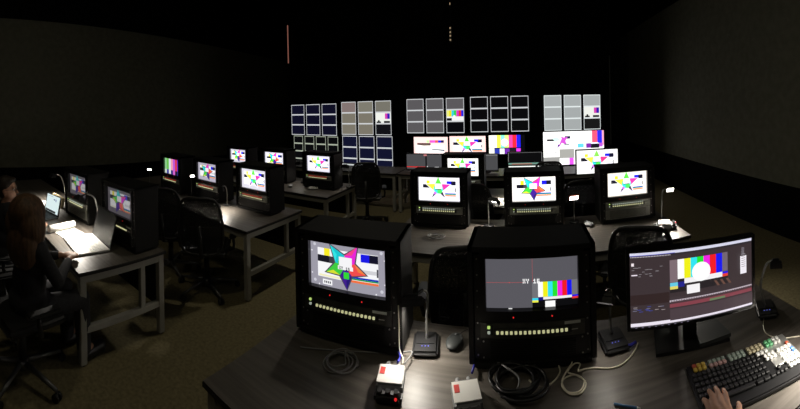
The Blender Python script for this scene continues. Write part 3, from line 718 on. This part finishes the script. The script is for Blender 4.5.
def coil(x, y, z, loops, r0, label, m='cable', w=.0035, tail=None, squash=.8, group=None, rz=0.0, seed=1):
    rnd = random.Random(seed); pts = []
    for i in range(loops * 14):
        a = 2 * math.pi * i / 14; lp = i / 14
        rr = r0 * (1 + .10 * math.sin(a * .37 + seed) + rnd.uniform(-.03, .03))
        ox = .02 * r0 / .08 * math.sin(lp * 2.1 + seed); oy = .015 * r0 / .08 * math.cos(lp * 1.7)
        px, py = rr * math.cos(a) + ox, rr * math.sin(a) * squash + oy
        c, s_ = math.cos(rz), math.sin(rz)
        pts.append((x + px * c - py * s_, y + px * s_ + py * c, z + w + .004 * (lp) + .006 * (1 + math.sin(a * 1.5 + seed))))
    if tail: pts += [Vector(p) for p in tail]
    return tag(B(m).tube(spline(pts, 3), w, 7).build('cable_coil'), label, 'cable', group)
G = lambda px, py, z=.734: tuple(at(px, py, z))
coil(-.845, 1.40, ZD, 4, .065, 'grey-black cable coil in front of the nearest star-screen cabinet', 'gcable', .0035, seed=2, squash=1.0, tail=[G(345, 352, .75), G(352, 354, .755)])
B_ = coil(-.03, 1.48, ZD, 7, .10, 'thick black cable coil under the nearest grey-screen cabinet', 'cable', .006, seed=4, squash=.85)
tag(B('gcable').tube(spline([G(487, 368), G(497, 363, .76), G(507, 368, .78), G(519, 378, .77), G(515, 392, .75), G(500, 396)], 8), .0045, 8).build('cable_loop'), 'grey cable loop over the thick black coil', 'cable')
tag(B('wcable').tube(spline([G(529, 380), G(540, 387), G(552, 383), G(560, 372), G(558, 362, .745), G(565, 357, .75), G(572, 362, .75), G(566, 372, .745), G(562, 382), G(568, 392), G(580, 391), G(584, 381), G(576, 375), G(565, 378), G(562, 386), G(570, 394), G(581, 393), G(586, 383), G(578, 376), G(568, 372, .745), G(574, 364, .75), G(580, 364, .75), G(578, 371, .744), G(585, 369), G(596, 368), G(612, 368), G(624, 363), G(634, 352), G(638, 343, .745)], 8), .0036, 8).build('cream_cable'), 'cream cable with a small coil across the nearest desk', 'cable')
tag(B('bluep').tube([G(636, 342, .748), G(631, 345, .745), G(627, 346, .745)], .008, 10).build('blue_plug'), 'blue plug at the end of the cream cable', 'plug')
tag(B('bluep').tube([G(476, 357, .745), G(474, 366, .750), G(472, 373, .755)], .005, 8).build('purple_plug'), 'purple cable end running from the right intercom box', 'plug')
tag(B('bluep').tube(spline([G(396, 349, .75), G(400, 355, .765), G(398, 362, .77)], 6), .005, 8).build('purple_plug'), 'purple cable end running from the left intercom box', 'plug')
tag(B('wcable').tube(spline([(-.590, 1.535, 1.00), (-.588, 1.53, .90), (-.585, 1.525, .80), (-.560, 1.50, .775), (-.553, 1.475, .77)], 8), .003, 8).build('thin_cable'), 'thin pale cable hanging beside the nearest star-screen cabinet to the intercom box', 'cable')
tag(B('gcable').tube(spline([G(300, 347), G(330, 350), G(365, 352), G(396, 353, .737), G(412, 352, .76), G(404, 364, .762)], 8), .0035, 8).build('grey_cable'), 'grey cable along the front of the nearest star-screen cabinet', 'cable')
tag(B('wcable').tube(spline([G(771, 306), G(764, 318), G(765, 332), G(778, 338), G(800, 336)], 8), .003, 8).build('lamp_cable'), 'thin pale cable looping beside the lamp at the right corner of the nearest desk', 'cable')
def mouse(x, y, rz, label, m='dgrey'):
    t = thing('computer_mouse', label, 'mouse', (x, y, ZD), rz)
    b = B(m); b.ball((0, 0, .0195), .055, (.75, 1.15, .35), 20); b.build('shell', t)
    B('blackp').box((0, .0, .006), (.052, .088, .010), bev=.004).build('base', t)
    B('greyp').cyl((-.006, .028, .034), (.006, .028, .034), .007, n=12).build('scroll_wheel', t)
    B('cable').tube(spline([(0, .05, .012), (.01, .09, .01), (.03, .13, .006)], 6), .002, 6).build('cord', t)
    return t
mouse(-.355, 1.71, R(-10), 'dark grey mouse beside the lamp base between the two nearest cabinets')
mouse(.68, 3.36, R(20), 'grey mouse beside the lamp with orange-red head', 'greyp')
mouse(-3.45, 4.30, R(30), 'light grey mouse on the left desk nearest the video wall', 'greyp')
coil(-.80, 3.10, ZD, 3, .07, 'small dark cable coil in front of the left cabinet of the desk of three', 'gcable', .004, seed=5)
coil(.12, 3.09, ZD, 3, .085, 'pale grey cable coil in front of the middle cabinet of the desk of three', 'greyp', .004, seed=6)
coil(.32, 3.14, ZD, 2, .05, 'small cable coil beside the pale grey one in front of the middle cabinet', 'greyp', .004, seed=7)
coil(1.13, 3.06, ZD, 3, .06, 'black cable tangle in front of the right-end cabinet of the desk of three', 'cable', .007, seed=8)
coil(-3.05, 4.36, ZD, 4, .07, 'white cable coil in front of the aisle-end cabinet nearest the video wall', 'white', .006, seed=9)
coil(-3.50, 2.80, ZD, 3, .06, 'black cable tangle left of the aisle-end cabinet on the chair desk', 'cable', .006, seed=10)
tag(B('white').box((-.24, 3.24, .748), (.08, .10, .034), (0, 0, .2), bev=.008).build('power_adapter'), 'white power adapter left of the middle cabinet of the desk of three', 'adapter')
t = thing('pen', 'blue pen at the bottom edge of the nearest desk', 'pen', G(626, 406, ZD + .005), R(-30))
B('pen').cyl((-.05, 0, 0), (.045, 0, 0), .0045, n=10).build('barrel', t); B('white').cyl((.045, 0, 0), (.06, 0, 0), .0045, .001, n=10).build('tip', t)
lamp(-.05, 4.62, [(0, 0, .02), (.0, .0, .15), (.0, -.02, .24), (-.03, -.06, .27)], (-.06, -.12, .265), (-.08, -.2, 0), 'dark lamp on the desk behind the three cabinets, beside added white sheets', 9, None, hs=(.07, .06))
tag(B('paper').box((-.20, 4.32, .735), (.26, .34, .006), (0, 0, R(4))).build('paper_sheet'), 'added white sheets brightening the desktop seen through the gap left of the middle cabinet of the desk of three', 'paper')  # white sheet added to stand for the brightly lit desktop
t = thing('glowing_strip', 'thin white strip with a glowing front on the narrow desk below the navy video-wall screens', 'light', (-3.55, 6.55, ZD))
B('blackp').box((0, 0, .03), (.62, .07, .06), bev=.004).build('housing', t)
p = Pic(.60, .03, .0004); p.rect(0, 0, 1, 1, (.8, .82, .82)); p.rect(.93, 0, 1, 1, (1, 1, 1)); p.build('screen', t, 1.0, (0, -.0362, .016))  # emissive front face makes the strip bright
# keyboard on the front desk
kx, ky, ka = .925, 1.17, R(-12)
t = thing('editing_keyboard', 'long black keyboard with coloured and white key blocks', 'keyboard', (kx, ky, ZD), ka)
W, D = .515, .27
B('blackp').box((0, 0, .012), (W, D, .022), bev=.006).build('case', t)
B('alu').box((.185, .045, .0245), (.14, .17, .003), bev=.001, seg=1).build('silver_panel', t)
def keys(name, x0, y0, nx, ny, m, px=.0215, py=.0215, sz=.018, h=.012, skip=()):
    b = B(m)
    for i in range(nx):
        for j in range(ny):
            if (i, j) not in skip: b.box((x0 + i * px, y0 - j * py, .023 + h / 2 + .003), (sz, sz, h), bev=.003, seg=1)
    return b.build(name, t)
keys('yellow_key_block', -.222, .112, 3, 2, 'keyy', skip=((0, 0),)); keys('red_key', -.222, .112, 1, 1, 'keyr')
keys('green_grey_key_block', -.147, .112, 4, 1, 'keyl'); keys('pink_key_block', -.147, .0905, 4, 1, 'keyp')
keys('grey_key_block', -.050, .112, 4, 2, 'keyl')
keys('cream_key_block', .047, .112, 4, 2, 'keyc'); keys('green_key_block', .144, .112, 2, 2, 'keyg', px=.0215); keys('mixed_key_block', .187, .112, 2, 2, 'keyh')
keys('function_key_row', -.235, .061, 14, 1, 'keyb'); keys('white_function_key_row', .075, .061, 3, 1, 'keyh')
keys('letter_keys', -.238, .036, 15, 4, 'keyb', py=.0285, sz=.0185)
b = B('keyb'); 
for x_, w_ in ((-.235, .026), (-.205, .026), (-.172, .03), (-.08, .13), (.01, .03), (.045, .03), (.076, .024)): b.box((x_, -.080, .032), (w_, .020, .012), bev=.003, seg=1)
b.build('space_bar_row', t)
keys('navigation_keys', .100, .036, 3, 2, 'keyh', px=.0205, sz=.016); keys('arrow_keys', .100, -.055, 3, 2, 'keyb', py=.025, px=.0205, sz=.016, skip=((0, 0), (2, 0)))
keys('number_keys', .172, .036, 4, 5, 'keyh', px=.0205, py=.028, sz=.017); keys('blue_keys', .2335, .008, 1, 2, 'keyblue', sz=.017, h=.013); keys('red_corner_key', .2335, .055, 1, 1, 'keyr', sz=.016)
# hanging cue light high in the dark
t = thing('hanging_cue_light', 'small amber-lit fixture hanging high above the video wall', 'light fixture', (-1.75, 7.3, 3.15))
t.location = (-1.455, 7.35, 3.56)
B('blackp').box((0, 0, 0), (.06, .06, .34), bev=.005).build('housing', t)
B('cable').cyl((0, 0, .16), (0, 0, 2.46), .006).build('cord', t)
for z_ in (.14, .05, -.03, -.12): B('spark').box((0, -.033, z_), (.03, .004, .035)).build('indicator_light', t)
B('spark').box((0, -.008, .68), (.02, .004, .05)).build('indicator_light', t)

# ------------------------------------------------------------------ people
def blob(parts, name, m, voxel, parent=None, smooth=2):
    """Tapered limbs fused into one continuous skin."""
    b = B(m)
    for q in parts:
        if q[0] == 'c':
            _, p0, r0, p1, r1 = q; b.cyl(p0, p1, r0, r1, n=18); b.ball(p0, r0, n=18); b.ball(p1, r1, n=18)
        else: _, c, r, sc = q; b.ball(c, r, sc, 22)
    o = b.build(name, parent)
    r = o.modifiers.new('skin', 'REMESH'); r.mode = 'VOXEL'; r.voxel_size = voxel; r.use_smooth_shade = True
    s = o.modifiers.new('smooth', 'SMOOTH'); s.factor = .5; s.iterations = smooth
    return o
def limb(*pr): return [('c', pr[i][0], pr[i][1], pr[i + 1][0], pr[i + 1][1]) for i in range(len(pr) - 1)]
def person(label, loc, rz, hair, hands, voxel=.008, head_turn=0, glasses=False, extra=(), smooth=2):
    t = thing('person', label, 'person', loc, rz)
    V = Vector
    H = V((0, .02, 1.185))
    body = [('e', (0, 0, .56), .17, (1.05, .8, .75)), ('e', (0, 0, .72), .15, (1.0, .72, 1.1)), ('e', (0, .01, .90), .165, (1.12, .68, 1.05))]
    body += [('c', (-.15, 0, .985), .055, (.15, 0, .985), .055), ('c', (0, -.01, 1.0), .058, (0, .015, 1.10), .050)]
    ct, st = math.cos(head_turn), math.sin(head_turn)
    def hd(x, y, z): return (H.x + x * ct - y * st, H.y + x * st + y * ct, H.z + z)
    body += [('e', hd(0, 0, .025), .092, (.86, 1.0, 1.12)), ('e', hd(0, .03, -.05), .062, (.9, 1.0, 1.0)), ('c', hd(0, .088, .012), .010, hd(0, .108, -.018), .015),
             ('e', hd(0, .085, -.052), .018, (1.2, .7, .5)), ('e', hd(-.081, 0, -.005), .026, (.45, .8, 1.2)), ('e', hd(.081, 0, -.005), .026, (.45, .8, 1.2)),
             ('c', hd(-.045, .076, .035), .012, hd(.045, .076, .035), .012), ('e', hd(0, .072, -.092), .022, (1.1, .8, .8))]
    sleeves = []; 
    for s, (el, wr) in zip((-1, 1), hands):
        sh = (s * .175, 0, .975)
        body += limb((sh, .050), (el, .038), (wr, .026)); sleeves += limb((sh, .060), (el, .047), (Vector(el).lerp(Vector(wr), .85), .036))
        hip, knee, ank = (s * .10, .0, .52), (s * .12, .40, .50), (s * .12, .42, .09)
        body += limb((hip, .085), (knee, .058), (ank, .040), ((s * .12, .56, .045), .038))
    body += list(extra)
    if not extra:
        for s, (el, wr) in zip((-1, 1), hands):
            w_, e_ = V(wr), V(el); d = (w_ - e_).normalized(); d.z = 0; sd = V((d.y, -d.x, 0)) * -s
            body.append(('e', w_ + d * .05, .04, (1, 1.1, .5)))
            for i in range(4):
                o = (i - 1.5) * .019; k = w_ + d * .08 + sd * o
                body += limb((k, .0095), (k + d * .035 + V((0, 0, .006)), .009), (k + d * (.062 - .006 * abs(i - 1)) + V((0, 0, -.012)), .008))
            body += limb((w_ + d * .03 - sd * .03, .012), (w_ + d * .07 - sd * .055, .009))
    blob(body, 'body', 'skin', voxel, t, smooth)
    sh_ = [('e', (0, 0, .56), .18, (1.08, .86, .75)), ('e', (0, 0, .72), .162, (1.02, .76, 1.1)), ('e', (0, .01, .90), .176, (1.14, .72, 1.04)), ('c', (-.16, 0, .985), .062, (.16, 0, .985), .062)] + sleeves
    blob(sh_, 'shirt', 'shirt', .012, t)
    tr = []
    for s in (-1, 1): tr += limb(((s * .10, .0, .525), .098), ((s * .12, .40, .50), .070), ((s * .12, .42, .10), .058))
    blob(tr, 'trousers', 'shirt', .014, t)
    for s in (-1, 1): blob(limb(((s * .12, .415, .055), .052), ((s * .12, .585, .05), .050)), 'shoe', 'blackp', .010, t)
    if hair == 'long':
        hr = [('e', hd(0, -.04, .04), .145, (1.05, .98, .92)), ('e', hd(-.08, -.06, -.07), .12, (.9, .9, 1.3)), ('e', hd(.08, -.06, -.07), .12, (.9, .9, 1.3)), ('e', hd(0, -.08, -.20), .15, (1.25, .75, 1.25)),
              ('c', hd(-.10, .0, .0), .045, hd(-.12, -.03, -.26), .035), ('c', hd(.10, .0, .0), .045, hd(.12, -.03, -.26), .035)]
        hm = 'brown_hair'
    else:
        hr = [('e', hd(0, -.022, .055), .098, (.92, 1.0, 1.02)), ('e', hd(0, -.05, -.0), .082, (1.0, .8, 1.1)), ('e', hd(0, .03, .115), .05, (1.2, 1.2, .5))]
        hm = 'dark_hair'
    blob(hr, 'hair', hm, .009, t)
    if glasses:
        g = B('blackp')
        for s in (-1, 1):
            c = V(hd(s * .034, .098, .018)); ring = [c + V(((.024 * math.cos(a)) * ct, (.024 * math.cos(a)) * st, .018 * math.sin(a))) for a in [k * math.pi / 8 for k in range(16)]]
            g.tube(ring, .0022, 6, closed=True); g.tube([hd(s * .058, .096, .02), hd(s * .084, .03, .018), hd(s * .086, -.01, .01)], .002, 6)
        g.tube([hd(-.010, .10, .02), hd(.010, .10, .02)], .002, 6); g.build('glasses', t)
    for s in (-1, 1):
        e = B('white').ball(hd(s * .034, .080, .018), .0105, n=12); e.m('blackp').ball(hd(s * .034, .0875, .018), .0052, n=10); e.build('eye', t)
    for s in (-1,):
        B('redp').ball(hd(0, .100, -.052), .010, (1.6, .4, .5), 12).build('lips', t)
    return t
person('seated person with long brown hair seen from behind at the left desk', (-2.60, .33, 0), R(20), 'long', [((-.27, .10, .76), (-.10, .36, .775)), ((.25, .10, .76), (-.0, .37, .775))], head_turn=R(12))
person('seated person in glasses facing the white-screened laptop', (-3.52, .21, 0), R(10), 'short', [((-.26, .12, .78), (-.12, .35, .775)), ((.26, .12, .78), (-.02, .35, .775))], glasses=True, head_turn=R(-32))
# typing person: left hand fingers placed on the keys
ox, oy, oa = 1.02, .42, 0.0
def L(v): v = Vector(v); return (v.x - ox, v.y - oy, v.z)
tips = [(703.5, 400, .782), (708.8, 391, .784), (715.3, 388, .784), (723.2, 390, .783)]
wr = at(736, 432, .818)
knk = [at(709.5, 411, .806), at(714.5, 405, .814), at(721, 403, .817), at(728, 405, .813)]
ex = [('e', L(at(722, 414, .803)), .044, (1.0, 1.15, .42))]
for k, tp in zip(knk, tips):
    e = at(*tp); mid = k.lerp(e, .5) + Vector((0, 0, .012))
    ex += limb((L(wr.lerp(k, .3)), .015), (L(k), .0115), (L(mid), .0105), (L(k.lerp(e, .82) + Vector((0, 0, .006))), .0095), (L(e), .0086))
th = at(738.5, 404, .788)
ex += limb((L(wr.lerp(at(734, 418, .8), .6)), .018), (L(at(737, 415, .803)), .0135), (L(at(739.5, 408, .796)), .0115), (L(th), .0103))
rw = Vector((1.15, .60, .625))
for i in range(4):
    k = rw + Vector((-.03 + i * .02, .085, .0)); ex += limb((L(rw + Vector((-.02 + i * .013, .02, 0))), .015), (L(k), .0105), (L(k + Vector((0, .035, .004))), .0095), (L(k + Vector((0, .058, -.010))), .0085))
ex += limb((L(rw + Vector((-.03, .02, 0))), .014), (L(rw + Vector((-.065, .06, -.008))), .010)); ex.append(('e', L(rw + Vector((0, .05, 0))), .042, (1, 1.1, .42)))
op = person('person typing, only their left hand on the coloured keyboard in view', (ox, oy, 0), oa, 'short', [(L((.80, .62, .84)), L(wr)), (L((1.30, .42, .72)), L(rw))], voxel=.0045, extra=ex, smooth=3)
for k, tp in zip(knk, tips):
    e = at(*tp); d = (e - k).normalized()
    n = B('nail').ball((0, 0, 0), .0062, (.95, 1.25, .35), 10).build('finger_nail', op, L(e - d * .001 + Vector((0, 0, .0072)))); n.rotation_euler = (R(-28), 0, math.atan2(-d.x, d.y))
